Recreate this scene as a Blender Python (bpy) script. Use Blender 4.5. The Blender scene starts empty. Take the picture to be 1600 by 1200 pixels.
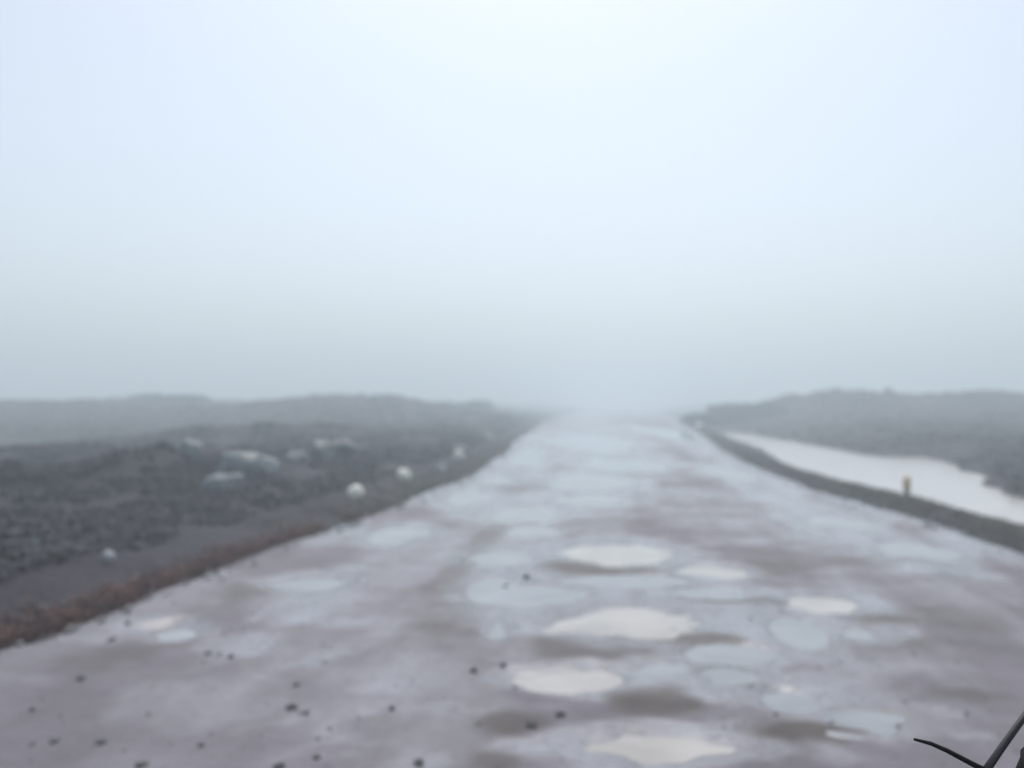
import bpy, bmesh, math, random
import numpy as np
from mathutils import Vector, Matrix, Euler

random.seed(7)
S = bpy.context.scene
C = S.collection
R = math.radians

# ------------------------------------------------------------------ camera
FOCAL = 1386.0                 # focal length in photo pixels (1600 wide)
CAM_H = 1.7
YAW, PITCH = R(7.0), R(1.24)
cam_d = bpy.data.cameras.new('camera')
cam = bpy.data.objects.new('camera', cam_d); C.objects.link(cam)
cam.location = (0, 0, CAM_H)
cam.rotation_euler = (R(90) + PITCH, 0, YAW)
cam_d.sensor_width = 36; cam_d.lens = 36 * FOCAL / 1600
cam_d.clip_start = 0.05; cam_d.clip_end = 3000
cam_d.dof.use_dof = True; cam_d.dof.focus_distance = 0.85; cam_d.dof.aperture_fstop = 3.7
S.camera = cam
CM = cam.rotation_euler.to_matrix()

def ray(px, py):
    return CM @ Vector(((px - 800) / FOCAL, -(py - 600) / FOCAL, -1))
def at(px, py, z=0.0):
    """survey helper: the spot on the level z that the photograph shows at px, py"""
    d = ray(px, py); t = (z - CAM_H) / d.z
    return (d.x * t, d.y * t)
def near(px, py, depth):
    d = ray(px, py) * depth
    return Vector((d.x, d.y, d.z + CAM_H))

# ------------------------------------------------------------------ noise
def _hash(ix, iy, seed):
    h = (ix.astype(np.int64) * 374761393 + iy.astype(np.int64) * 668265263 + seed * 974634777) & 0xffffffff
    h = ((h ^ (h >> 13)) * 1274126177) & 0xffffffff
    h = ((h ^ (h >> 16)) * 2246822519) & 0xffffffff
    return ((h ^ (h >> 15)) & 0xffffff) / float(0xffffff)
def vnoise(x, y, seed=0):
    x = np.asarray(x, float); y = np.asarray(y, float)
    ix = np.floor(x); iy = np.floor(y); fx = x - ix; fy = y - iy
    fx = fx * fx * fx * (fx * (fx * 6 - 15) + 10); fy = fy * fy * fy * (fy * (fy * 6 - 15) + 10)
    a = _hash(ix, iy, seed); b = _hash(ix + 1, iy, seed); c = _hash(ix, iy + 1, seed); d = _hash(ix + 1, iy + 1, seed)
    return ((a + (b - a) * fx) * (1 - fy) + (c + (d - c) * fx) * fy) * 2 - 1
def fbm(x, y, seed=0, oct=4, gain=.5):
    s = 0; a = 1; t = 0
    for i in range(oct):
        s = s + a * vnoise(np.asarray(x) * 2 ** i + 17.3 * i, np.asarray(y) * 2 ** i - 9.1 * i, seed + i); t += a; a *= gain
    return s / t
def sm(a, b, x):
    t = np.clip((np.asarray(x, float) - a) / (b - a), 0, 1); return t * t * (3 - 2 * t)

# ------------------------------------------------------------------ materials
def mat(name):
    m = bpy.data.materials.new(name); m.use_nodes = True
    return m, m.node_tree.nodes, m.node_tree.links, m.node_tree.nodes['Principled BSDF']
def noise_node(N, L, scale, detail=6, rough=.6, vec=None):
    n = N.new('ShaderNodeTexNoise'); n.inputs['Scale'].default_value = scale
    n.inputs['Detail'].default_value = detail; n.inputs['Roughness'].default_value = rough
    if vec: L.new(vec, n.inputs['Vector'])
    return n
def coords(N, L, scale=(1, 1, 1)):
    g = N.new('ShaderNodeNewGeometry'); mp = N.new('ShaderNodeMapping'); mp.inputs['Scale'].default_value = scale
    L.new(g.outputs['Position'], mp.inputs['Vector']); return mp.outputs['Vector']
def ramp(N, L, fac, stops):
    r = N.new('ShaderNodeValToRGB'); L.new(fac, r.inputs['Fac'])
    e = r.color_ramp.elements
    while len(e) < len(stops): e.new(.5)
    for k, (p, c) in enumerate(stops):
        e[k].position = p; e[k].color = (*c, 1) if len(c) == 3 else c
    return r
def mixc(N, L, fac, a, b):
    m = N.new('ShaderNodeMix'); m.data_type = 'RGBA'
    for s, v in ((m.inputs[0], fac), (m.inputs[6], a), (m.inputs[7], b)):
        if isinstance(v, (int, float)): s.default_value = v
        elif isinstance(v, tuple): s.default_value = (*v, 1)
        else: L.new(v, s)
    return m.outputs[2]
def maths(N, L, op, a, b=0, clamp=False):
    m = N.new('ShaderNodeMath'); m.operation = op; m.use_clamp = clamp
    for s, v in ((m.inputs[0], a), (m.inputs[1], b)):
        if isinstance(v, (int, float)): s.default_value = v
        else: L.new(v, s)
    return m.outputs[0]
def bump(N, L, B, height, strength, dist):
    b = N.new('ShaderNodeBump'); b.inputs['Strength'].default_value = strength; b.inputs['Distance'].default_value = dist
    L.new(height, b.inputs['Height']); L.new(b.outputs[0], B.inputs['Normal'])

def simple(name, c1, c2, scale=8, rough=.7, bumpd=.0, spec=.5):
    m, N, L, B = mat(name)
    v = coords(N, L); n = noise_node(N, L, scale, 6, .6, v)
    r = ramp(N, L, n.outputs['Fac'], [(.35, c1), (.65, c2)]); L.new(r.outputs[0], B.inputs['Base Color'])
    B.inputs['Roughness'].default_value = rough; B.inputs['Specular IOR Level'].default_value = spec
    if bumpd: bump(N, L, B, n.outputs['Fac'], .6, bumpd)
    return m

def road_material():
    m, N, L, B = mat('wet_mud_track')
    wet = N.new('ShaderNodeAttribute'); wet.attribute_name = 'wet'
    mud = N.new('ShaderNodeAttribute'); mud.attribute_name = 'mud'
    lon = noise_node(N, L, 1, 6, .6, coords(N, L, (2.6, .35, 1)))      # streaks along the wheel tracks
    big = noise_node(N, L, .9, 5, .6, coords(N, L))
    fine = noise_node(N, L, 14, 9, .75, coords(N, L))
    grit = noise_node(N, L, 90, 4, .7, coords(N, L))
    base = ramp(N, L, big.outputs['Fac'], [(.3, (.135, .118, .137)), (.7, (.24, .213, .245))]).outputs[0]
    base = mixc(N, L, wet.outputs['Fac'], base, (.335, .335, .37))  # wet film: pale blue sky sheen painted into the base colour
    base = mixc(N, L, ramp(N, L, lon.outputs['Fac'], [(.4, (0, 0, 0)), (.66, (.7, .7, .7))]).outputs[0], base, (.15, .135, .147))
    base = mixc(N, L, ramp(N, L, fine.outputs['Fac'], [(.5, (0, 0, 0)), (.68, (.8, .8, .8))]).outputs[0], base, (.12, .106, .108))
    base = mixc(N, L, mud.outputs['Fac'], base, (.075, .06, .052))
    L.new(base, B.inputs['Base Color'])
    w = maths(N, L, 'ADD', wet.outputs['Fac'], maths(N, L, 'MULTIPLY', maths(N, L, 'SUBTRACT', fine.outputs['Fac'], .5), .5), True)
    mr = N.new('ShaderNodeMapRange'); L.new(w, mr.inputs[0]); mr.inputs[3].default_value = .68; mr.inputs[4].default_value = .17
    L.new(mr.outputs[0], B.inputs['Roughness'])
    B.inputs['IOR'].default_value = 1.38
    h = maths(N, L, 'ADD', fine.outputs['Fac'], maths(N, L, 'MULTIPLY', grit.outputs['Fac'], .35))
    h = maths(N, L, 'MULTIPLY', h, maths(N, L, 'SUBTRACT', 1.05, w))
    bump(N, L, B, h, .5, .03)
    return m
def water_material(name, c1, c2, rough=.06):
    m, N, L, B = mat(name)
    n = noise_node(N, L, 1.3, 4, .6, coords(N, L))
    L.new(ramp(N, L, n.outputs['Fac'], [(.3, c1), (.7, c2)]).outputs[0], B.inputs['Base Color'])
    B.inputs['Roughness'].default_value = rough; B.inputs['IOR'].default_value = 1.33
    r = noise_node(N, L, 1, 3, .5, coords(N, L, (9, 5, 1))); bump(N, L, B, r.outputs['Fac'], .12, .02)
    return m
def ground_material():
    m, N, L, B = mat('dark_peaty_ground')
    big = noise_node(N, L, .35, 6, .65, coords(N, L)); fine = noise_node(N, L, 5, 8, .7, coords(N, L))
    c = ramp(N, L, big.outputs['Fac'], [(.3, (.026, .020, .028)), (.5, (.042, .033, .044)), (.72, (.066, .055, .066))]).outputs[0]
    c = mixc(N, L, ramp(N, L, fine.outputs['Fac'], [(.45, (0, 0, 0)), (.7, (.7, .7, .7))]).outputs[0], c, (.04, .033, .037))
    L.new(c, B.inputs['Base Color']); B.inputs['Roughness'].default_value = .85; B.inputs['Specular IOR Level'].default_value = .25
    bump(N, L, B, fine.outputs['Fac'], .8, .12)
    return m
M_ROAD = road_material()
M_PUDDLE = water_material('milky_puddle_water', (.36, .335, .31), (.54, .50, .465))
M_THIN = water_material('thin_puddle_water', (.24, .25, .265), (.35, .36, .375), .07)
M_POND = water_material('milky_ditch_water', (.54, .505, .485), (.60, .565, .54), .17)
M_GROUND = ground_material()
M_WHITE = simple('white_painted_stone', (.86, .82, .70), (.94, .91, .80), 9, .6, .02)
M_GREYW = simple('worn_pale_stone', (.26, .26, .27), (.42, .42, .43), 7, .7, .03)
M_ROCK = simple('pale_wet_rock', (.10, .118, .125), (.20, .225, .232), 5, .5, .05)
M_ROCKD = simple('dark_wet_rock', (.04, .05, .055), (.085, .1, .105), 5, .5, .05)
M_STONE = simple('dark_road_stone', (.055, .052, .056), (.11, .104, .108), 25, .55, .01)
M_STONEL = simple('muddy_road_stone', (.10, .094, .096), (.16, .15, .15), 25, .6, .01)
M_GRASS = simple('olive_grass', (.14, .122, .105), (.23, .205, .165), 3, .7)
M_DEAD = simple('rust_dead_grass', (.10, .036, .03), (.20, .08, .055), 3, .75)
M_SCRUB = simple('dark_scrub', (.030, .025, .032), (.048, .040, .050), 1.2, .8)
M_LEAF = simple('dull_green_leaf', (.035, .038, .035), (.065, .07, .06), 3, .7)
M_STEM = simple('dark_stem', (.03, .025, .02), (.06, .05, .04), 10, .8)
M_RUBBER = simple('black_rubber', (.006, .006, .007), (.011, .011, .012), 30, .7, 0, .15)
M_STEEL = simple('black_painted_steel', (.012, .011, .013), (.02, .018, .02), 20, .35)
M_BODY = simple('dark_vehicle_paint', (.02, .02, .024), (.026, .026, .03), 20, .3)
M_RIM = simple('grey_wheel_steel', (.2, .2, .2), (.3, .3, .3), 20, .4)
M_ORANGE = simple('faded_orange_paint', (.72, .50, .28), (.80, .60, .38), 12, .55)
M_POST = simple('weathered_post', (.28, .26, .21), (.38, .36, .29), 14, .8, .01)

# ------------------------------------------------------------------ object helpers
def link(name, me, m, parent=None, loc=None):
    if m and not me.materials: me.materials.append(m)
    o = bpy.data.objects.new(name, me); C.objects.link(o)
    if parent: o.parent = parent
    if loc: o.location = loc
    return o
def tag(o, label=None, cat=None, group=None, kind=None):
    for k, v in (('label', label), ('category', cat), ('group', group), ('kind', kind)):
        if v: o[k] = v
    return o
def empty(name, loc, rz=0):
    o = bpy.data.objects.new(name, None); C.objects.link(o); o.location = loc; o.rotation_euler = (0, 0, rz); return o
def mesh(name, verts, faces, smooth=True):
    me = bpy.data.meshes.new(name); me.from_pydata([tuple(v) for v in verts], [], faces); me.validate()
    if smooth: me.polygons.foreach_set('use_smooth', [True] * len(me.polygons))
    me.update(); return me
def grid_mesh(name, X, Y, Z, attrs=None):
    ny, nx = X.shape
    V = np.stack([X, Y, Z], -1).reshape(-1, 3)
    idx = np.arange(ny * nx).reshape(ny, nx)
    F = np.stack([idx[:-1, :-1], idx[:-1, 1:], idx[1:, 1:], idx[1:, :-1]], -1).reshape(-1, 4)
    me = bpy.data.meshes.new(name)
    me.vertices.add(len(V)); me.vertices.foreach_set('co', V.ravel())
    me.loops.add(F.size); me.loops.foreach_set('vertex_index', F.ravel().astype(np.int32))
    me.polygons.add(len(F)); me.polygons.foreach_set('loop_start', np.arange(0, F.size, 4, dtype=np.int32))
    me.polygons.foreach_set('use_smooth', np.ones(len(F), bool)); me.update(); me.validate()
    for k, v in (attrs or {}).items():
        a = me.attributes.new(k, 'FLOAT', 'POINT'); a.data.foreach_set('value', v.ravel().astype(np.float32))
    return me

# ------------------------------------------------------------------ the road and its puddles (surveyed)
EDGE_L = ([0, 6.2, 7.4, 8.8, 10.2, 11.2, 13.1, 16.2, 17.7, 20.7, 22.4, 29.4, 42.8, 78, 110, 240], [-4.34, -4.34, -4.32, -4.27, -4.2, -4.1, -3.98, -3.92, -3.85, -3.82, -3.85, -4.15, -5.1, -7.0, -8.0, -9])
EDGE_R = ([0, 10.4, 11.5, 13.1, 14.4, 16.1, 18.1, 20.1, 23.1, 26.5, 35, 45, 94, 240], [4.8, 4.73, 4.7, 4.62, 4.43, 4.24, 4.0, 3.88, 3.85, 3.72, 3.95, 4.4, 6.1, 9])
def xl(y): y = np.asarray(y, float); return np.interp(y, *EDGE_L) + .10 * fbm(y * .4, y * 0 + 3.3, 5, 3) + .06 * vnoise(y * 1.3, y * 0, 9)
def xr(y): y = np.asarray(y, float); return np.interp(y, *EDGE_R) + .08 * fbm(y * .4, y * 0 + 8.8, 6, 3) + .05 * vnoise(y * 1.2, y * 0, 10)

# x0, x1, y0, y1 in the photograph, and what sets the puddle apart
PUDDLES = [
 (835, 1180, 1136, 1196, 'broad pale muddy puddle in the pothole nearest the bottom edge of the track'),
 (795, 1020, 1036, 1082, 'oval pale puddle just behind the dark stone, below the longest puddle'),
 (762, 1200, 940, 994, 'longest pale puddle stretching across the middle of the muddy track'),
 (840, 1075, 843, 886, 'pale puddle with a dark curved near rim, behind the longest puddle'),
 (1045, 1172, 878, 904, 'thin bright puddle tapering to the right beside the dark-rimmed pothole'),
 (1062, 1225, 1004, 1036, 'narrow puddle below the olive mud ridge right of centre'),
 (1190, 1282, 1074, 1112, 'small square-ended cream puddle in the wet film on the right lane'),
 (1285, 1392, 977, 1000, 'short puddle under a streak of olive mud on the right lane'),
 (1205, 1355, 926, 962, 'puddle slanting to a point toward the right lane, above the olive mud streak'),
 (740, 898, 787, 818, 'long silvery puddle in the left wheel rut, middle distance'),
 (1040, 1175, 912, 930, 'sliver of water between two dark mud ridges right of centre'),
 (565, 665, 820, 845, 'lone small puddle on the left lane near the verge'),
 (720, 900, 895, 944, 'shallow ragged pool left of the longest puddle'),
 (485, 560, 814, 832, 'tiny puddle against the left verge below the white stones'),
 (690, 830, 738, 757, 'far silvery puddle at the left road edge past the second white stone'),
 (675, 775, 762, 786, 'pale blue puddle on the left lane beside the white stones'),
 (845, 985, 678, 704, 'broad faint puddle far down the middle of the track in fog'),
 (850, 985, 740, 766, 'blurred pool in the middle of the track beyond the left wheel rut'),
 (775, 850, 698, 730, 'faint pool at the left edge far down the track in fog'),
 (1080, 1180, 726, 748, 'faint pool on the right lane beside the grassy berm'),
 (1005, 1080, 668, 690, 'faintest pool at the far right edge of the track in fog'),
 (758, 795, 968, 998, 'tiny round puddle at the left tip of the longest puddle'),
 (880, 1075, 896, 914, 'thin sheet of water between the dark-rimmed pothole and the longest puddle'),
 (1205, 1295, 964, 1008, 'blue grey pool filling the gap between the longest puddle and the right lane'),
 (725, 850, 858, 884, 'blue grey pool touching the left side of the dark-rimmed pothole'),
 (785, 875, 820, 838, 'small pool between the long silvery rut puddle and the dark-rimmed pothole'),
 (870, 985, 772, 790, 'narrow pool just right of the long silvery rut puddle'),
 (905, 1045, 716, 734, 'faint wide pool in the middle of the track, next nearer than the broad far one'),
 (1265, 1365, 806, 824, 'long thin pool running down the right lane beside the grassy berm'),
 (1385, 1500, 848, 870, 'thin pool on the right lane closest to the right frame edge'),
 (1000, 1085, 1038, 1056, 'shallow sheet of water right of the oval puddle'),
 (1095, 1195, 1046, 1068, 'shallow sheet above the small square-ended cream puddle'),
 (1290, 1420, 1108, 1136, 'shallow pale sheet spreading right of the small cream puddle'),
 (425, 545, 900, 922, 'shallow pool in the hollow of the left lane, below the lone small puddle'),
 (225, 325, 978, 1000, 'shallow pool near the left verge beside the close pair of small stones'),
]
pds = []
for k, (x0, x1, y0, y1, lab) in enumerate(PUDDLES):
    if lab is None: continue
    yc = (y0 + y1) / 2; xc = (x0 + x1) / 2
    a = at(x0, yc); b = at(x1, yc); n = at(xc, y1); f = at(xc, y0)
    cx, cy = (n[0] + f[0]) / 2, (n[1] + f[1]) / 2
    rx = (b[0] - a[0]) / 2; ry = (f[1] - n[1]) / 2
    ang = math.atan2(b[1] - a[1], b[0] - a[0])
    if k not in (0, 1, 2, 3, 4, 8): rx *= 1.18; ry *= 1.3
    pds.append([cx, cy, rx, ry, ang, k, lab])
def prad(p, x, y):
    cx, cy, rx, ry, ang, k = p[:6]
    c, s = math.cos(ang), math.sin(ang)
    u = (x - cx) * c + (y - cy) * s; v = -(x - cx) * s + (y - cy) * c
    r = np.sqrt((u / rx) ** 2 + (v / (ry * (1.05 - .42 * np.minimum(1, (u / rx) ** 2)))) ** 2)
    w = .4 * fbm(x * 1.3 / max(rx, .4) + k * 7, y * .9 / max(ry, .3), 30 + k, 4, .6) + .22 * fbm(x * 3.1, y * 3.6, 64, 3) + .07 * vnoise(x * 9, y * 9, 60)
    return r + w
DEPTH = [min(.042, max(.018, .13 * p[3])) for p in pds]
def base_z(x, y):
    z = .02 * fbm(x * .9, y * .7, 40, 4) + .02 * fbm(x * .25, y * .12, 44, 3)
    for rut in (-2.2, -.6, 1.1, 2.7):
        c = rut + .18 * vnoise(y * .12, y * 0 + rut, 47)
        z = z - .022 * np.exp(-((x - c) / .22) ** 2) * (.5 + .5 * vnoise(y * .3, y * 0 + rut * 3, 48))
    z = z + .009 * fbm(x * 2.1, y * 2.6, 53, 3) + .007 * vnoise(x * 6, y * 5, 51) + .003 * vnoise(x * 15, y * 14, 52)
    return z
def road_z(x, y):
    z = base_z(x, y)
    for p, d in zip(pds, DEPTH):
        near_ = (np.abs(x - p[0]) < p[2] * 2.4 + .3) & (np.abs(y - p[1]) < p[3] * 2.8 + p[2] * .5 + .3)
        if not np.any(near_): continue
        r = prad(p, x[near_], y[near_])
        q = z[near_]
        t = 1 - sm(.35, 1.25, r)
        flat = sm(1.6, 1.1, r) if False else 1 - sm(1.0, 1.7, r)
        q = q * (1 - .9 * flat) - d * t + flat * (.011 * fbm(x[near_] * 2.3, y[near_] * 3.0, 57, 4, .6) + .005 * vnoise(x[near_] * 8, y[near_] * 9, 58)) + .008 * np.exp(-((r - 1.55) / .28) ** 2) * (.4 + .6 * vnoise(x[near_] * 1.7, y[near_] * 1.7, 55))
        z[near_] = q
    e = np.minimum(x - xl(y), xr(y) - x)
    z = z - .22 * (1 - sm(-.35, .35, e)) + .03 * np.exp(-((e - .5) / .35) ** 2)
    return z
ys = [1.2]
while ys[-1] < 240: ys.append(ys[-1] + max(.03, ys[-1] * .0105))
ys = np.array(ys); ss = np.linspace(0, 1, 270)
Yr = np.repeat(ys[:, None], len(ss), 1)
L0 = (xl(ys) - .5)[:, None]; R0 = (xr(ys) + .5)[:, None]
Xr = L0 + (R0 - L0) * ss[None, :]
Zr = road_z(Xr.copy(), Yr)
# wet film with its sky sheen painted in, and darker mud patches (x, y, half width, half height in the photograph, strength)
def blobs(X, Y, items, seed):
    out = np.zeros_like(X)
    for k, (px, py, hw, hh, s) in enumerate(items):
        c = at(px, py); a = at(px - hw, py); n = at(px, py + hh); f = at(px, py - hh)
        rx = abs(c[0] - a[0]); ry = abs(f[1] - n[1]) / 2
        r = np.sqrt(((X - c[0]) / rx) ** 2 + ((Y - c[1]) / ry) ** 2) + 1.0 * fbm(X * 1.9, Y * 2.4, seed + k, 5, .65)
        out = np.maximum(out, s * (1 - sm(.4, 1.3, r)))
    return out
WET_SHEEN = [(820, 905, 100, 48, .9), (1330, 1115, 190, 50, .9), (490, 935, 70, 60, .75), (255, 992, 70, 24, .7), (375, 1012, 60, 20, .6),
       (1215, 775, 60, 40, .8), (1310, 830, 90, 30, .8), (1440, 870, 90, 26, .75), (1240, 985, 60, 50, .95), (900, 750, 90, 40, .9), (920, 800, 60, 25, .8),
       (790, 720, 50, 30, .9), (930, 680, 100, 25, .9), (740, 765, 70, 24, .8), (1080, 690, 50, 20, .9), (560, 845, 90, 20, .6), (330, 900, 60, 12, .5),
       (1030, 1040, 60, 25, .7), (980, 905, 90, 40, .8), (640, 900, 80, 30, .45), (800, 1000, 50, 25, .5), (1180, 830, 120, 22, .4), (640, 1060, 120, 40, .35), (300, 1090, 150, 40, .4)]
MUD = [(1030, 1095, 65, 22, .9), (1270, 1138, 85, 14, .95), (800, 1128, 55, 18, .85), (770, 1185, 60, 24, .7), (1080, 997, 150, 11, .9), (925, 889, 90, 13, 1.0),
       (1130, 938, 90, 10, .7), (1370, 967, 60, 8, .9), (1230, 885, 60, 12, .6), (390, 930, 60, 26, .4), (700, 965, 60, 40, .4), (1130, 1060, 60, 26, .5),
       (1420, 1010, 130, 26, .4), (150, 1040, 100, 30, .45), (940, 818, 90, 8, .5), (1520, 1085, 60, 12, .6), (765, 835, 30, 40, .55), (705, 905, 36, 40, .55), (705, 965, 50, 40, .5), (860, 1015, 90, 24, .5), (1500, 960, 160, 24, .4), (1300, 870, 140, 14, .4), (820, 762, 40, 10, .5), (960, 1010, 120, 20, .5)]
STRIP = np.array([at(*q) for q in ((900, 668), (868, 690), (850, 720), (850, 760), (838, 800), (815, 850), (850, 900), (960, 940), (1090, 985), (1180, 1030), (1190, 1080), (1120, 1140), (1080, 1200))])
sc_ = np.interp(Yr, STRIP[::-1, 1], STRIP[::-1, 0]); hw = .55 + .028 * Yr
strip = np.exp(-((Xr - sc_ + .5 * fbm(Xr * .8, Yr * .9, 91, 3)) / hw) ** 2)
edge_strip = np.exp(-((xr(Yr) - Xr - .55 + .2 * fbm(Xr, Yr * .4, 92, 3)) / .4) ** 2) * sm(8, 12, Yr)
wet_sheen = blobs(Xr, Yr, WET_SHEEN, 200)
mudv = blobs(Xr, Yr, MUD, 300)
break_ = np.clip(.5 + 1.6 * fbm(Xr * 1.0, Yr * 2.0, 93, 5, .6), 0, 1)
wet_sheen = np.maximum(wet_sheen, np.maximum(1.05 * strip * break_, .85 * edge_strip * np.clip(break_ + .25, 0, 1)))
for p in pds:                                               # soaked mud with painted sheen right round each pool
    r = prad(p, Xr, Yr)
    wet_sheen = np.maximum(wet_sheen, 1.1 * (1 - sm(1.05, 1.7, r)))
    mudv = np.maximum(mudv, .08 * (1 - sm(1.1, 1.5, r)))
wet_sheen = np.clip(wet_sheen + .06 + .7 * fbm(Xr * .7, Yr * .4, 70, 5, .6) + .75 * fbm(Xr * 2.0, Yr * .13, 76, 4) * sm(.8, 2.6, Xr) + .8 * fbm(Xr * .8, Yr * 2.0, 78, 4, .6) * np.exp(-((Xr - .8) / 2.0) ** 2), 0, 1) * (1 - .6 * np.clip(mudv, 0, 1))
road = link('road', grid_mesh('road', Xr, Yr, Zr, {'wet': wet_sheen, 'mud': np.clip(mudv, 0, 1)}), M_ROAD); tag(road, kind='structure')

for i, (p, d) in enumerate(zip(pds, DEPTH)):
    cx, cy, rx, ry, ang, k, lab = p
    c, s = math.cos(ang), math.sin(ang)
    lev = -d * .50 - .004 + .00013 * i
    V = [(0, 0, 0)]; n = 64; F = []
    for ring, dz in ((.5, 0), (1.0, 0), (1.4, 0), (1.55, -.008), (1.7, -.045)):   # the rim runs under the mud
        for j in range(n):
            t = 2 * math.pi * j / n
            u, v = math.cos(t) * rx * ring, math.sin(t) * ry * ring
            V.append((u * c - v * s, u * s + v * c, dz))
    for j in range(n):
        F.append((0, 1 + j, 1 + (j + 1) % n))
        for q in range(4): F.append((1 + q * n + j, 1 + (q + 1) * n + j, 1 + (q + 1) * n + (j + 1) % n, 1 + q * n + (j + 1) % n))
    VA = np.array(V); ok = (xl(cy + VA[:, 1]) + .1 < cx + VA[:, 0]) & (cx + VA[:, 0] < xr(cy + VA[:, 1]) - .1)
    F = [q for q in F if all(ok[t] for t in q)]
    o = link('puddle', mesh('puddle', V, F), M_PUDDLE if k in (0, 1, 2, 3, 4, 8) else M_THIN, loc=(cx, cy, lev))
    tag(o, lab, 'puddle', 'puddles lying in the potholes of the muddy track')

# ------------------------------------------------------------------ land on both sides, with a flooded ditch on the right
WATER_Z = -.13
near_px = [(1720, 862), (1600, 828), (1537, 812), (1469, 790), (1372, 766), (1262, 746), (1226, 726), (1190, 704), (1140, 686)]
far_px = [(1120, 675), (1170, 678), (1230, 689), (1300, 701), (1375, 715), (1437, 714), (1475, 720), (1500, 734), (1537, 744), (1550, 760), (1600, 781), (1720, 815)]
poly = np.array([at(x, y, WATER_Z) for x, y in near_px + far_px])
def poly_sd(X, Y):
    """signed distance to the ditch outline, negative inside"""
    d = np.full(X.shape, 1e9); ins = np.zeros(X.shape, bool); n = len(poly)
    for i in range(n):
        a = poly[i]; b = poly[(i + 1) % n]; e = b - a
        t = np.clip(((X - a[0]) * e[0] + (Y - a[1]) * e[1]) / (e @ e), 0, 1)
        d = np.minimum(d, np.hypot(X - a[0] - t * e[0], Y - a[1] - t * e[1]))
        cr = (a[1] > Y) != (b[1] > Y)
        with np.errstate(divide='ignore', invalid='ignore'):
            xi = a[0] + (Y - a[1]) * (b[0] - a[0]) / (b[1] - a[1] if b[1] != a[1] else 1e-9)
        ins ^= cr & (X < xi)
    return np.where(ins, -d, d) + .28 * fbm(X * 1.1, Y * .7, 150, 4)
MOUNDS = [(9.6, 19.8, 1.5, 2.2, 1.0), (-11.0, 12.8, 2.0, 1.7, .5), (-8.4, 15.0, 1.3, 1.5, .42), (-13.5, 10.5, 2.2, 2.2, .4), (-9.5, 20, 3, 2.5, .25),
          (15, 74, 7, 9, 1.3), (29, 76, 10, 9, 1.0), (-14, 34, 5, 4, .4), (50, 95, 14, 12, 2.0), (-20, 70, 10, 10, .9)]
def land_z(X, Y):
    u = xl(Y) - X; v = X - xr(Y)
    D = np.hypot(X, Y)
    z = np.full(X.shape, -.35)
    left = .16 * sm(-.05, .7, u) + .16 * sm(.7, 2.4, u) - .75 * sm(9, 26, u) + .10 * fbm(X * .5, Y * .5, 80, 4) * sm(.3, 2, u) + .28 * fbm(X * .14, Y * .14, 84, 4) * sm(3, 9, u)
    right = .10 * sm(-.05, .45, v) - .10 * sm(.6, 1.5, v) + .3 * sm(2.8, 9, v) - .7 * sm(9, 26, v) + .07 * fbm(X * .5, Y * .5, 90, 4) * sm(.2, 1, v) + .3 * fbm(X * .14, Y * .14, 94, 4) * sm(4, 10, v)
    hill = np.where(X > 4, .68 * sm(28, 88, D), .8 * sm(34, 104, D)) * (2.6 + 1.5 * fbm(X * .018, Y * .018, 100, 3) + .8 * fbm(X * .06, Y * .06, 104, 4)) + .45 * sm(30, 90, D) * fbm(X * .09, Y * .09, 108, 4)
    off = sm(0, 25, np.maximum(u, v))
    for mx, my, sx, sy, h in MOUNDS:
        b = h * np.exp(-((X - mx) / sx) ** 2 - ((Y - my) / sy) ** 2) * (1 + .5 * fbm(X * .7, Y * .7, 111, 4))
        left = left + b; right = right + b
    left = left + hill * off; right = right + hill * off
    lump = .07 * fbm(X * 2.2, Y * 2.2, 120, 3) + .10 * fbm(X * .9, Y * .9, 124, 3)
    z = np.where(u > 0, left + lump * sm(0, .8, u), np.where(v > 0, right + lump * sm(0, .8, v), -.3 * sm(0, .4, np.minimum(-u, -v))))
    sd = poly_sd(X, Y)
    k = 1 - sm(-.35, .35, sd)
    z = z * (1 - k) + (-.42) * k
    k2 = (1 - sm(.2, 1.6, sd)) * (1 - k) * sm(.2, .8, v)
    z = z * (1 - .85 * k2) + .85 * k2 * (-.05)
    return z
tt = np.linspace(-1, 1, 560); gx = 3.0 * np.sinh(tt * math.asinh(420 / 3.0))
gy = [-40, -25, -15, -9, -5, -2, 0, 1]
while gy[-1] < 420: gy.append(gy[-1] + max(.06, gy[-1] * .012))
gy = np.array(gy); GX, GY = np.meshgrid(gx, gy)
ground = link('ground', grid_mesh('ground', GX, GY, land_z(GX, GY)), M_GROUND); tag(ground, kind='structure')
def lz(x, y): return float(land_z(np.array([[x]]), np.array([[y]]))[0, 0])
def rz(x, y): return float(road_z(np.array([float(x)]), np.array([float(y)]))[0])

lo, hi = poly.min(0) - 1, poly.max(0) + 1
wx = np.arange(lo[0], hi[0], .22); wy = np.arange(lo[1], hi[1], .3)
WX, WY = np.meshgrid(wx, wy); inside = poly_sd(WX, WY) < .5
cells = inside[:-1, :-1] & inside[1:, :-1] & inside[:-1, 1:] & inside[1:, 1:]
ids = np.arange(WX.size).reshape(WX.shape); used = {}; V = []; F = []
def wv(a, b):
    i = int(ids[a, b])
    if i not in used: used[i] = len(V); V.append((WX[a, b], WY[a, b], WATER_Z))
    return used[i]
for a, b in zip(*np.nonzero(cells)): F.append((wv(a, b), wv(a, b + 1), wv(a + 1, b + 1), wv(a + 1, b)))
mw = mesh('water', V, F)
tag(link('water', mw, M_POND), 'flooded ditch of pale muddy water along the right side of the track', kind='structure')

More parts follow.
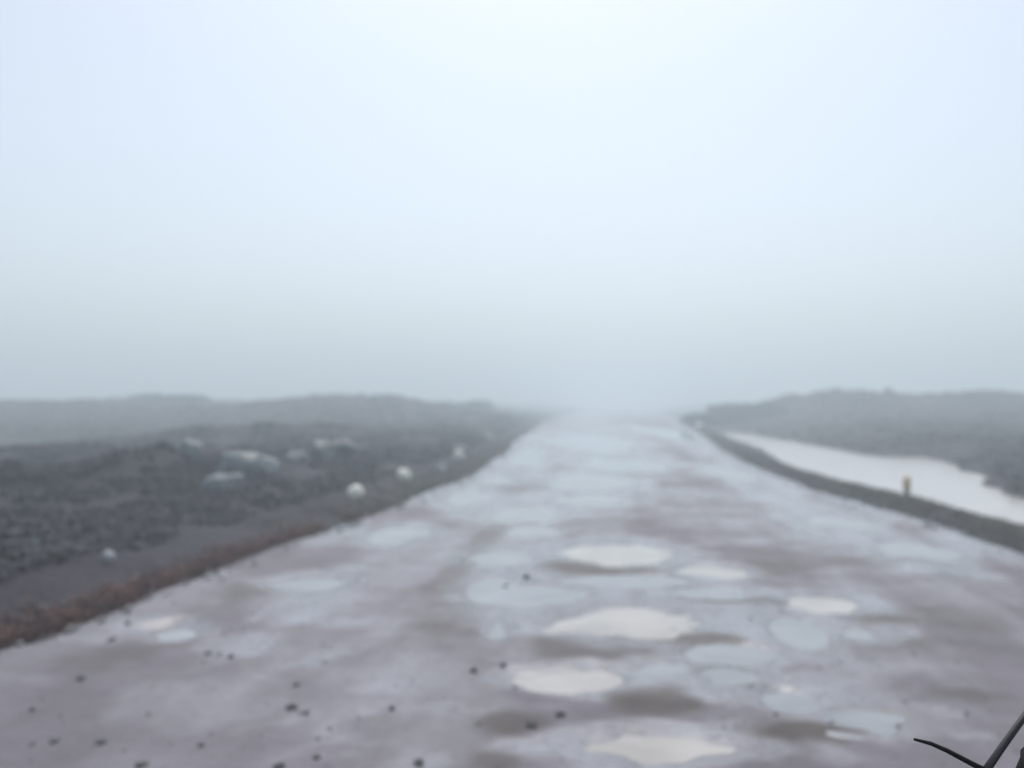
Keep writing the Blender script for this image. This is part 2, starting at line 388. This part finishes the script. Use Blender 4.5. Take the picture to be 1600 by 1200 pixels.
# ------------------------------------------------------------------ grass and scrub
def blades(name, spots, material, hmin, hmax, nb, wid, lean=.6):
    V = []; F = []
    for (x, y, z, sc) in spots:
        for _ in range(nb):
            a = random.uniform(0, 2 * math.pi); r = random.uniform(0, .09) * sc
            h = random.uniform(hmin, hmax) * sc; w = wid * sc * random.uniform(.6, 1.3)
            bx, by = x + r * math.cos(a), y + r * math.sin(a)
            la = a + random.uniform(-.8, .8); l = h * lean * random.uniform(.2, 1)
            dx, dy = math.cos(la + math.pi / 2) * w, math.sin(la + math.pi / 2) * w
            mx, my = bx + math.cos(la) * l * .35, by + math.sin(la) * l * .35
            tx, ty = bx + math.cos(la) * l, by + math.sin(la) * l
            i = len(V)
            V += [(bx - dx, by - dy, z - .03), (bx + dx, by + dy, z - .03), (mx + dx * .8, my + dy * .8, z + h * .6), (mx - dx * .8, my - dy * .8, z + h * .6), (tx, ty, z + h * (1 - .2 * lean))]
            F += [(i, i + 1, i + 2, i + 3), (i + 3, i + 2, i + 4)]
    return link(name, mesh(name, V, F, False), material)
def spots(n, fx, y0, y1, pw=1.0):
    out = []
    XY = []
    for _ in range(n):
        y = y0 * (y1 / y0) ** (random.random() ** pw)
        XY.append((fx(y), y))
    A = np.array(XY); Z = land_z(A[:, 0], A[:, 1]); sd = poly_sd(A[:, 0], A[:, 1])
    cl = fbm(A[:, 0] * .8, A[:, 1] * .5, 140, 3)
    for (x, y), z, s, c in zip(XY, Z, sd, cl):
        if s < .12 or z < WATER_Z or c < -.25: continue
        out.append((x, y, z, random.uniform(.6, 1.25)))
    return out
s_ = spots(2600, lambda y: float(xl(y)) + .12 - abs(random.gauss(0, .15)), 4, 13)
tag(blades('dead_grass', s_, M_DEAD, .03, .10, 9, .006, .9), 'rust brown dead grass along the near left edge of the track', 'grass', kind='stuff')
s_ = spots(2000, lambda y: float(xl(y)) + .1 - abs(random.gauss(0, .3)), 11, 60) + spots(4200, lambda y: float(xr(y)) + .35 + random.gauss(0, .3), 6, 70)
tag(blades('verge_grass', s_, M_GRASS, .03, .10, 8, .007, .9), 'olive grass growing on both verges of the track', 'grass', kind='stuff')
s_ = spots(22000, lambda y: float(xl(y)) - .9 - abs(random.gauss(0, 9)) * (1 + y * .02), 5, 110) + spots(11000, lambda y: float(xr(y)) + 2.5 + abs(random.gauss(0, 9)) * (1 + y * .02), 9, 110)
s_ = [(x, y, z, sc * (1 + y / 80)) for x, y, z, sc in s_]
tag(blades('scrub', s_, M_SCRUB, .04, .12, 6, .024, 2.4), 'dark low scrub covering the rough land beside the track', 'scrub', kind='stuff')

# ------------------------------------------------------------------ stones
def rock_mesh(name, rx, ry, h, seed, rough=.22, sub=3, cut=.0):
    bm = bmesh.new(); bmesh.ops.create_icosphere(bm, subdivisions=sub, radius=1)
    rng = random.Random(seed); off = [rng.uniform(-50, 50) for _ in range(3)]
    planes = [(Vector((rng.gauss(0, 1), rng.gauss(0, 1), rng.gauss(0, .8))).normalized(), rng.uniform(.68, .92)) for _ in range(7)] if cut else []
    for v in bm.verts:
        p = v.co.copy()
        for nrm, dd in planes:
            k = p.dot(nrm) - dd
            if k > 0: p -= nrm * k * .9
        nn = float(fbm(np.array([p.x * 1.4 + off[0] + p.z]), np.array([p.y * 1.4 + off[1] - p.z * .7]), seed, 3)[0])
        p *= 1 + rough * nn
        v.co = Vector((p.x * rx, p.y * ry, p.z * h))
    me = bpy.data.meshes.new(name); bm.to_mesh(me); bm.free()
    me.polygons.foreach_set('use_smooth', [not cut] * len(me.polygons)); return me

# painted marker stones: photo x, y of the foot, radius in px, label
MARK = [
 (556, 774, 13.0, M_WHITE, 'bright white marker stone on the left verge, nearer of the bright pair'),
 (632, 753, 12.5, M_WHITE, 'bright white marker stone on the left verge, farther of the bright pair'),
 (690, 744, 8.0, M_GREYW, 'dull grey marker stone just past the bright white pair, at the track edge'),
 (716, 718, 9.5, M_WHITE, 'hazy white marker stone in front of a dark bush on the left verge'),
 (764, 688, 7.0, M_GREYW, 'faint marker stone farthest along the left verge in the fog'),
 (168, 896, 10.5, M_GREYW, 'dull grey stone above the rust brown grass, nearest on the left verge'),
 (1092, 670, 6.5, M_WHITE, 'faint white marker stone alone on the right verge before the ditch'),
]
for k, (px, py, rp, m, lab) in enumerate(MARK):
    z = .15
    for _ in range(4):
        x, y = at(px, py, z); z = lz(x, y)
    r = rp / FOCAL * math.hypot(x, y) * .9
    me = rock_mesh('marker_stone', r * 1.02, r, r * .95, 400 + k, .32, 3)
    o = link('marker_stone', me, m, loc=(x, y, z + r * .62)); o.rotation_euler = (0, 0, k)
    tag(o, lab, 'stone', 'marker stones along the verges of the track')

# boulders and spoil on the left
BOULD = [
 (378, 744, 44, 19, M_ROCK, 'long pale slab-like boulder topping the left bank'),
 (348, 768, 30, 18, M_ROCK, 'squat pale boulder below the long slab-like one'),
 (290, 760, 24, 15, M_ROCK, 'small pale boulder left of the long slab-like one'),
 (512, 714, 34, 17, M_ROCKD, 'dark hazy boulder farther back on the left bank'),
 (462, 726, 18, 9, M_ROCK, 'low pale boulder beside the dark hazy one'),
 (716, 703, 16, 8, M_ROCKD, 'dark boulder showing behind the hazy white marker stone'),
 (50, 862, 9, 10, M_ROCKD, 'small black boulder low on the dark left bank'),
]
for k, (px, py, hw, hh, m, lab) in enumerate(BOULD):
    z = .2
    for _ in range(5):
        x, y = at(px, py, z); z = lz(x, y)
    q = math.hypot(x, y) / FOCAL
    me = rock_mesh('boulder', hw * q * 1.1, hw * q * .8, hh * q * 1.3, 500 + k, .38, 4, .1)
    o = link('boulder', me, m, loc=(x, y + hw * q * .3, z + hh * q * .35)); o.rotation_euler = (0, 0, .35 * math.sin(k * 2.1))
    tag(o, lab, 'boulder', 'boulders on the left bank')

# stones lying on the track
STN = [
 (456, 1102, 11, 0, 'largest dark stone on the left lane, with a smaller one beside it'),
 (479, 1112, 7, 1, 'small stone touching the right side of the largest left lane stone'),
 (875, 1112, 11, 0, 'dark olive stone alone between the two nearest pale puddles'),
 (436, 1194, 12, 0, 'black stone cut by the bottom edge, in the left lane'),
 (655, 1188, 11, 0, 'dark stone near the bottom edge left of the nearest puddle'),
 (495, 1180, 9, 1, 'greyish stone up and right of the black stone at the bottom edge'),
 (740, 1045, 9, 0, 'dark stone left of the oval puddle, nearer of two'),
 (786, 1035, 9, 1, 'mud coloured stone at the left tip of the oval puddle'),
 (325, 1019, 7, 1, 'small stone by the wet patch on the left lane, left one of a close pair'),
 (361, 1023, 7, 0, 'small stone by the wet patch on the left lane, right one of a close pair'),
 (127, 1055, 10, 0, 'dark stone alone in the shaded hollow near the left verge'),
 (463, 1066, 7, 1, 'small stone straight above the largest left lane stone'),
 (222, 1191, 11, 0, 'dark stone at the bottom edge toward the left corner'),
 (158, 1156, 10, 1, 'brownish stone up and left of the stone at the bottom left'),
 (314, 1162, 7, 1, 'small stone midway between the bottom left stone and the largest stone'),
 (84, 1156, 9, 1, 'mud coloured stone farthest toward the bottom left corner'),
 (52, 1106, 7, 1, 'little stone near the left frame edge above the corner stones'),
 (830, 1128, 15, 0, 'flat dark stone on the tapering olive mud patch left of centre'),
 (790, 915, 8, 1, 'small stone poking out of the shallow ragged pool, left one'),
 (822, 898, 9, 1, 'small stone poking out of the shallow ragged pool, right one'),
 (805, 1073, 6, 1, 'pebble between the two stones and the tapering olive mud patch'),
 (612, 1104, 8, 1, 'flat mud coloured stone in the middle of the left lane'),
]
for k, (px, py, rp, c, lab) in enumerate(STN):
    x, y = at(px, py + rp * .5, 0); z = rz(x, y)
    x, y = at(px, py + rp * .5, z); z = rz(x, y)
    r = rp / FOCAL * math.hypot(math.hypot(x, y), CAM_H) * .66
    me = rock_mesh('stone', r * random.uniform(.9, 1.25), r * random.uniform(.8, 1.1), r * random.uniform(.6, .85), 600 + k, .25, 3, .1)
    o = link('stone', me, M_STONEL if c else M_STONE, loc=(x, y, z + r * .3)); o.rotation_euler = (random.uniform(-.2, .2), 0, random.uniform(0, 6))
    tag(o, lab, 'stone', 'stones lying on the muddy track')

# loose grit pressed into the mud: too many to count
V = []; F = []
def pebble(x, y, z, r):
    i = len(V); a0 = random.uniform(0, 6.28)
    for j in range(6):
        a = a0 + j * math.pi / 3; q = r * random.uniform(.75, 1.2)
        V.append((x + q * math.cos(a), y + q * math.sin(a), z - r * .2))
    for j in range(4):
        a = a0 + j * math.pi / 2; q = r * random.uniform(.4, .7)
        V.append((x + q * math.cos(a), y + q * math.sin(a), z + r * random.uniform(.4, .7)))
    for j in range(6): F.append((i + j, i + (j + 1) % 6, i + 6 + (j * 4 // 6 + (1 if j % 3 == 2 else 0)) % 4))
    F.append((i + 6, i + 7, i + 8, i + 9))
P = []
for _ in range(1300):
    y = 3.6 * (24 / 3.6) ** random.random(); P.append((random.uniform(-4.2, 4.5), y))
P = np.array(P); PZ = road_z(P[:, 0].copy(), P[:, 1].copy()); cl = fbm(P[:, 0] * .8, P[:, 1] * .5, 160, 3)
for (x, y), z, c in zip(P, PZ, cl):
    if z < -.028 or c < -.1: continue
    pebble(x, y, z, random.choice((.006, .008, .01, .013, .018)))
E = []
for _ in range(1800):
    y = 4.5 * (40 / 4.5) ** random.random(); off = random.gauss(.1, .22)
    E.append(((float(xl(y)) + off) if random.random() < .5 else (float(xr(y)) - off), y))
E = np.array(E); EZ = np.maximum(road_z(E[:, 0].copy(), E[:, 1].copy()), land_z(E[:, 0], E[:, 1]))
for (x, y), z in zip(E, EZ): pebble(x, y, z, random.choice((.012, .018, .025, .035, .05)))
tag(link('gravel', mesh('gravel', V, F, False), M_STONEL), 'loose grit pressed into the wet mud and along the edges of the track', 'gravel', kind='stuff')

# ------------------------------------------------------------------ orange topped marker on the right verge
z = .05
for _ in range(4):
    x, y = at(1417, 792, z); z = lz(x, y)
q = math.hypot(x, y) / FOCAL
mp = empty('marker_post', (x, y, z)); mp.rotation_euler = (R(3), R(-2), .4)
tag(mp, 'short weathered marker post with an orange top between track and flooded ditch', 'post')
def prism(profile, n=10):
    bm = bmesh.new(); rings = []
    for (r, h) in profile:
        rings.append([bm.verts.new((r * math.cos(2 * math.pi * j / n), r * math.sin(2 * math.pi * j / n), h)) for j in range(n)])
    for a, b in zip(rings, rings[1:]):
        for j in range(n): bm.faces.new((a[j], a[(j + 1) % n], b[(j + 1) % n], b[j]))
    bm.faces.new(rings[0][::-1]); bm.faces.new(rings[-1])
    me = bpy.data.meshes.new('turned'); bm.to_mesh(me); bm.free()
    me.polygons.foreach_set('use_smooth', [True] * len(me.polygons)); return me
H = 38 * q; RR = 5.5 * q
link('post', prism([(RR * .75, -.15), (RR * .75, H * .52), (RR * .7, H * .55)]), M_POST, mp)
link('cap', prism([(RR * .98, H * .55), (RR * 1.02, H * .6), (RR * 1.0, H * .92), (RR * .75, H * 1.0), (RR * .2, H * 1.02)]), M_ORANGE, mp)

# ------------------------------------------------------------------ bushes fading into the fog
def make_bush(loc, w, h, seed, lab):
    rng = random.Random(seed)
    root = empty('bush', loc); tag(root, lab, 'bush', 'bushes fading into the fog')
    V = []; F = []; st = bmesh.new()
    lobes = [(rng.uniform(-.6, .6) * w, rng.uniform(-.5, .5) * w, rng.uniform(.4, .72) * h, rng.uniform(.3, .5) * w) for _ in range(9)]
    for lx, ly, lh, lr in lobes:
        for _ in range(420):
            d = Vector((rng.gauss(0, 1), rng.gauss(0, 1), rng.gauss(0, 1))).normalized() * lr * rng.random() ** .5 * rng.choice((1, 1, 1, 1.25))
            c = Vector((lx + d.x, ly + d.y, max(.05, lh + d.z * .62 * h / w * 1.3)))
            e = Euler((rng.uniform(0, 6), rng.uniform(0, 6), rng.uniform(0, 6))).to_matrix(); s = rng.uniform(.018, .045) * w
            i = len(V)
            V += [tuple(c + e @ Vector(q) * s) for q in ((-1, -.5, 0), (0, -.7, .1), (1, 0, 0), (0, .7, -.1), (-1, .5, 0))]
            F.append((i, i + 1, i + 2, i + 3, i + 4))
        a = Vector((rng.uniform(-.08, .08) * w, rng.uniform(-.08, .08) * w, -.1)); b = Vector((lx, ly, lh))
        side = (b - a).cross(Vector((.3, .8, .2))).normalized(); up = side.cross(b - a).normalized(); rr = .02 * w
        q0 = [st.verts.new(a + (side * math.cos(t) + up * math.sin(t)) * rr) for t in (0, 1.57, 3.14, 4.71)]
        q1 = [st.verts.new(b + (side * math.cos(t) + up * math.sin(t)) * rr * .3) for t in (0, 1.57, 3.14, 4.71)]
        for j in range(4): st.faces.new((q0[j], q0[(j + 1) % 4], q1[(j + 1) % 4], q1[j]))
    link('crown', mesh('crown', V, F, False), M_LEAF, root)
    me = bpy.data.meshes.new('stem'); st.to_mesh(me); st.free(); link('stem', me, M_STEM, root)
# photo x, distance, width, height
BUSH = [
 (270, 92, 4.2, 1.1, 'wide low bush on the skyline at the left, above the pale boulders'),
 (520, 98, 3.0, 1.1, 'round bush on the skyline above the dark hazy boulder'),
 (718, 88, 3.2, 1.4, 'round bush on the skyline straight above the hazy white marker stone'),
 (440, 112, 3.4, 1.0, 'faint bush between the wide low bush and the round skyline one'),
 (1105, 66, 2.8, 1.2, 'bush where the right bank meets the end of the track'),
 (1172, 70, 3.6, 1.0, 'broader bush just right of the one at the end of the track'),
 (1260, 96, 4.2, 1.3, 'faint rounded bush on the skyline above the flooded ditch'),
 (1515, 90, 5.0, 1.3, 'wide hazy bush on the skyline at the far right'),
 (1390, 104, 4.0, 1.1, 'palest bush between the two right skyline ones'),
]
for k, (px, D, w, h, lab) in enumerate(BUSH):
    d = ray(px, 630); t = D / math.hypot(d.x, d.y)
    x, y = d.x * t, d.y * t
    make_bush((x, y, lz(x, y) - .3), w, h, 700 + k, lab)

# ------------------------------------------------------------------ the vehicle the picture was taken from: short nose, wiper
veh = empty('vehicle', (.25, .9, 0))
tag(veh, 'dark vehicle nose with a black windscreen wiper cutting the lower right corner', 'vehicle')
def ploc(v): return Vector(v) - Vector((.25, .9, 0))
def tube(pts, radii, n=8, flat=1.0):
    bm = bmesh.new(); prev = None
    for i, (p, r) in enumerate(zip(pts, radii)):
        p = Vector(p); a = Vector(pts[max(i - 1, 0)]); b = Vector(pts[min(i + 1, len(pts) - 1)])
        d = (b - a).normalized(); s = d.cross(Vector((0, 0, 1))).normalized(); u = s.cross(d).normalized()
        ring = [bm.verts.new(p + s * math.cos(2 * math.pi * j / n) * r + u * math.sin(2 * math.pi * j / n) * r * flat) for j in range(n)]
        if prev:
            for j in range(n): bm.faces.new((prev[j], prev[(j + 1) % n], ring[(j + 1) % n], ring[j]))
        else: bm.faces.new(ring[::-1])
        prev = ring
    bm.faces.new(prev)
    bmesh.ops.recalc_face_normals(bm, faces=bm.faces)
    me = bpy.data.meshes.new('tube'); bm.to_mesh(me); bm.free()
    me.polygons.foreach_set('use_smooth', [True] * len(me.polygons)); return me
# nose shell: profile from cowl to bumper, swept across the width with rounded shoulders
prof = [(-.30, 1.26), (-.15, 1.27), (0, 1.21), (.18, 1.10), (.34, .98), (.45, .84), (.50, .66), (.53, .5), (.52, .36)]
xs = np.linspace(-.82, .82, 21); V = []; F = []
for x in xs:
    e = abs(x) / .82; dr = .05 * e ** 4
    for (yy, zz) in prof: V.append((x, yy - .12 * e ** 3, zz - dr))
n = len(prof)
for i in range(len(xs) - 1):
    for j in range(n - 1): F.append((i * n + j, (i + 1) * n + j, (i + 1) * n + j + 1, i * n + j + 1))
for s, x in ((0, xs[0]), (len(xs) - 1, xs[-1])):                    # side panels
    i0 = len(V); b = s * n
    V.append((x, -.42, .36)); F.append(tuple([b + j for j in range(n)] + [i0]) if s else tuple([i0] + [b + j for j in range(n)][::-1]))
link('bonnet', mesh('bonnet', V, F), M_BODY, veh)
for sx in (-1, 1):
    bm = bmesh.new()
    prof_t = [(.20, -.1), (.30, -.1), (.335, -.075), (.345, 0), (.335, .075), (.30, .1), (.20, .1)]
    N_ = 32; rings = []
    for j in range(N_):
        a = 2 * math.pi * j / N_; rings.append([bm.verts.new((w, r * math.cos(a), r * math.sin(a))) for r, w in prof_t])
    for j in range(N_):
        for q in range(len(prof_t)):
            bm.faces.new((rings[j][q], rings[(j + 1) % N_][q], rings[(j + 1) % N_][(q + 1) % 7], rings[j][(q + 1) % 7]))
    me = bpy.data.meshes.new('tyre'); bm.to_mesh(me); bm.free()
    wl = link('wheel', me, M_RUBBER, veh, (sx * .68, -.12, .34))
    me = prism([(.04, -.06), (.2, -.06), (.2, .05), (.12, .06), (.05, .04)], 24); rm = link('rim', me, M_RIM, wl); rm.rotation_euler = (0, R(90), 0)
# wiper: hub under the frame edge, arm rising to the right, thin blade tip lying to the left
hub = near(1556, 1236, .80)
arm_pts = [hub, near(1566, 1166, .81), near(1604, 1112, .83), near(1690, 990, .88), near(1790, 850, .95)]
arm_pts = [hub, near(1543, 1200, .81), near(1574, 1156, .82), near(1606, 1112, .83), near(1700, 985, .88)]
wp = link('wiper', tube([ploc(p) for p in arm_pts], [.0045, .0041, .0037, .0034, .0030], 8, .7), M_STEEL, veh)
bl = [near(1560, 1214, .80), near(1520, 1194, .81), near(1480, 1173, .82), near(1455, 1162, .83), near(1428, 1155, .84)]
link('blade', tube([ploc(p) for p in bl], [.0028, .0026, .0023, .0020, .0013], 8, 1.0), M_RUBBER, wp)
hm = tube([ploc(near(1650, 1268, .78)), ploc(near(1624, 1214, .79)), ploc(near(1630, 1194, .80)), ploc(near(1652, 1172, .81))], [.026, .024, .02, .012], 14)
link('hub', hm, M_RUBBER, wp)

# ------------------------------------------------------------------ fog
bm = bmesh.new(); bmesh.ops.create_cube(bm, size=1)
for v in bm.verts: v.co = Vector((v.co.x * 900, v.co.y * 560 + 190, -4.5 if v.co.z < 0 else 16.0))
me = bpy.data.meshes.new('haze'); bm.to_mesh(me); bm.free()
hz = bpy.data.materials.new('fog'); hz.use_nodes = True; nt = hz.node_tree; nt.nodes.clear()
out = nt.nodes.new('ShaderNodeOutputMaterial'); pv = nt.nodes.new('ShaderNodeVolumePrincipled')
pv.inputs['Color'].default_value = (.87, .968, 1.0, 1); pv.inputs['Density'].default_value = .0118; pv.inputs['Anisotropy'].default_value = .25
nt.links.new(pv.outputs[0], out.inputs['Volume'])
tag(link('haze', me, hz), kind='stuff')

# ------------------------------------------------------------------ daylight
SUN_EL, SUN_AZ = 58.0, -4.0            # azimuth from +Y toward +X
w = bpy.data.worlds.new('World'); S.world = w; w.use_nodes = True
N = w.node_tree.nodes; L = w.node_tree.links; bg = N['Background']
sky = N.new('ShaderNodeTexSky'); sky.sky_type = 'NISHITA'; sky.sun_disc = False
sky.sun_elevation = R(SUN_EL); sky.sun_rotation = R(SUN_AZ)
sky.air_density = 1.0; sky.dust_density = 2.3; sky.ozone_density = 1.5
hs = N.new('ShaderNodeHueSaturation'); hs.inputs['Saturation'].default_value = .64; hs.inputs['Hue'].default_value = .494
L.new(sky.outputs[0], hs.inputs['Color']); L.new(hs.outputs[0], bg.inputs['Color']); bg.inputs['Strength'].default_value = .1
sd = bpy.data.lights.new('sun', 'SUN'); sd.energy = 1.4; sd.angle = R(30); sd.color = (1, .965, .91)
so = bpy.data.objects.new('sun', sd); C.objects.link(so)
el, az = R(SUN_EL), R(SUN_AZ)
dirv = Vector((math.sin(az) * math.cos(el), math.cos(az) * math.cos(el), math.sin(el)))
so.rotation_euler = dirv.to_track_quat('Z', 'Y').to_euler(); so.location = dirv * 50

S.view_settings.view_transform = 'Standard'; S.view_settings.look = 'None'
S.view_settings.exposure = .68; S.view_settings.gamma = 1
S.render.engine = 'CYCLES'
S.cycles.volume_bounces = 4; S.cycles.max_bounces = 8
S.cycles.use_denoising = True
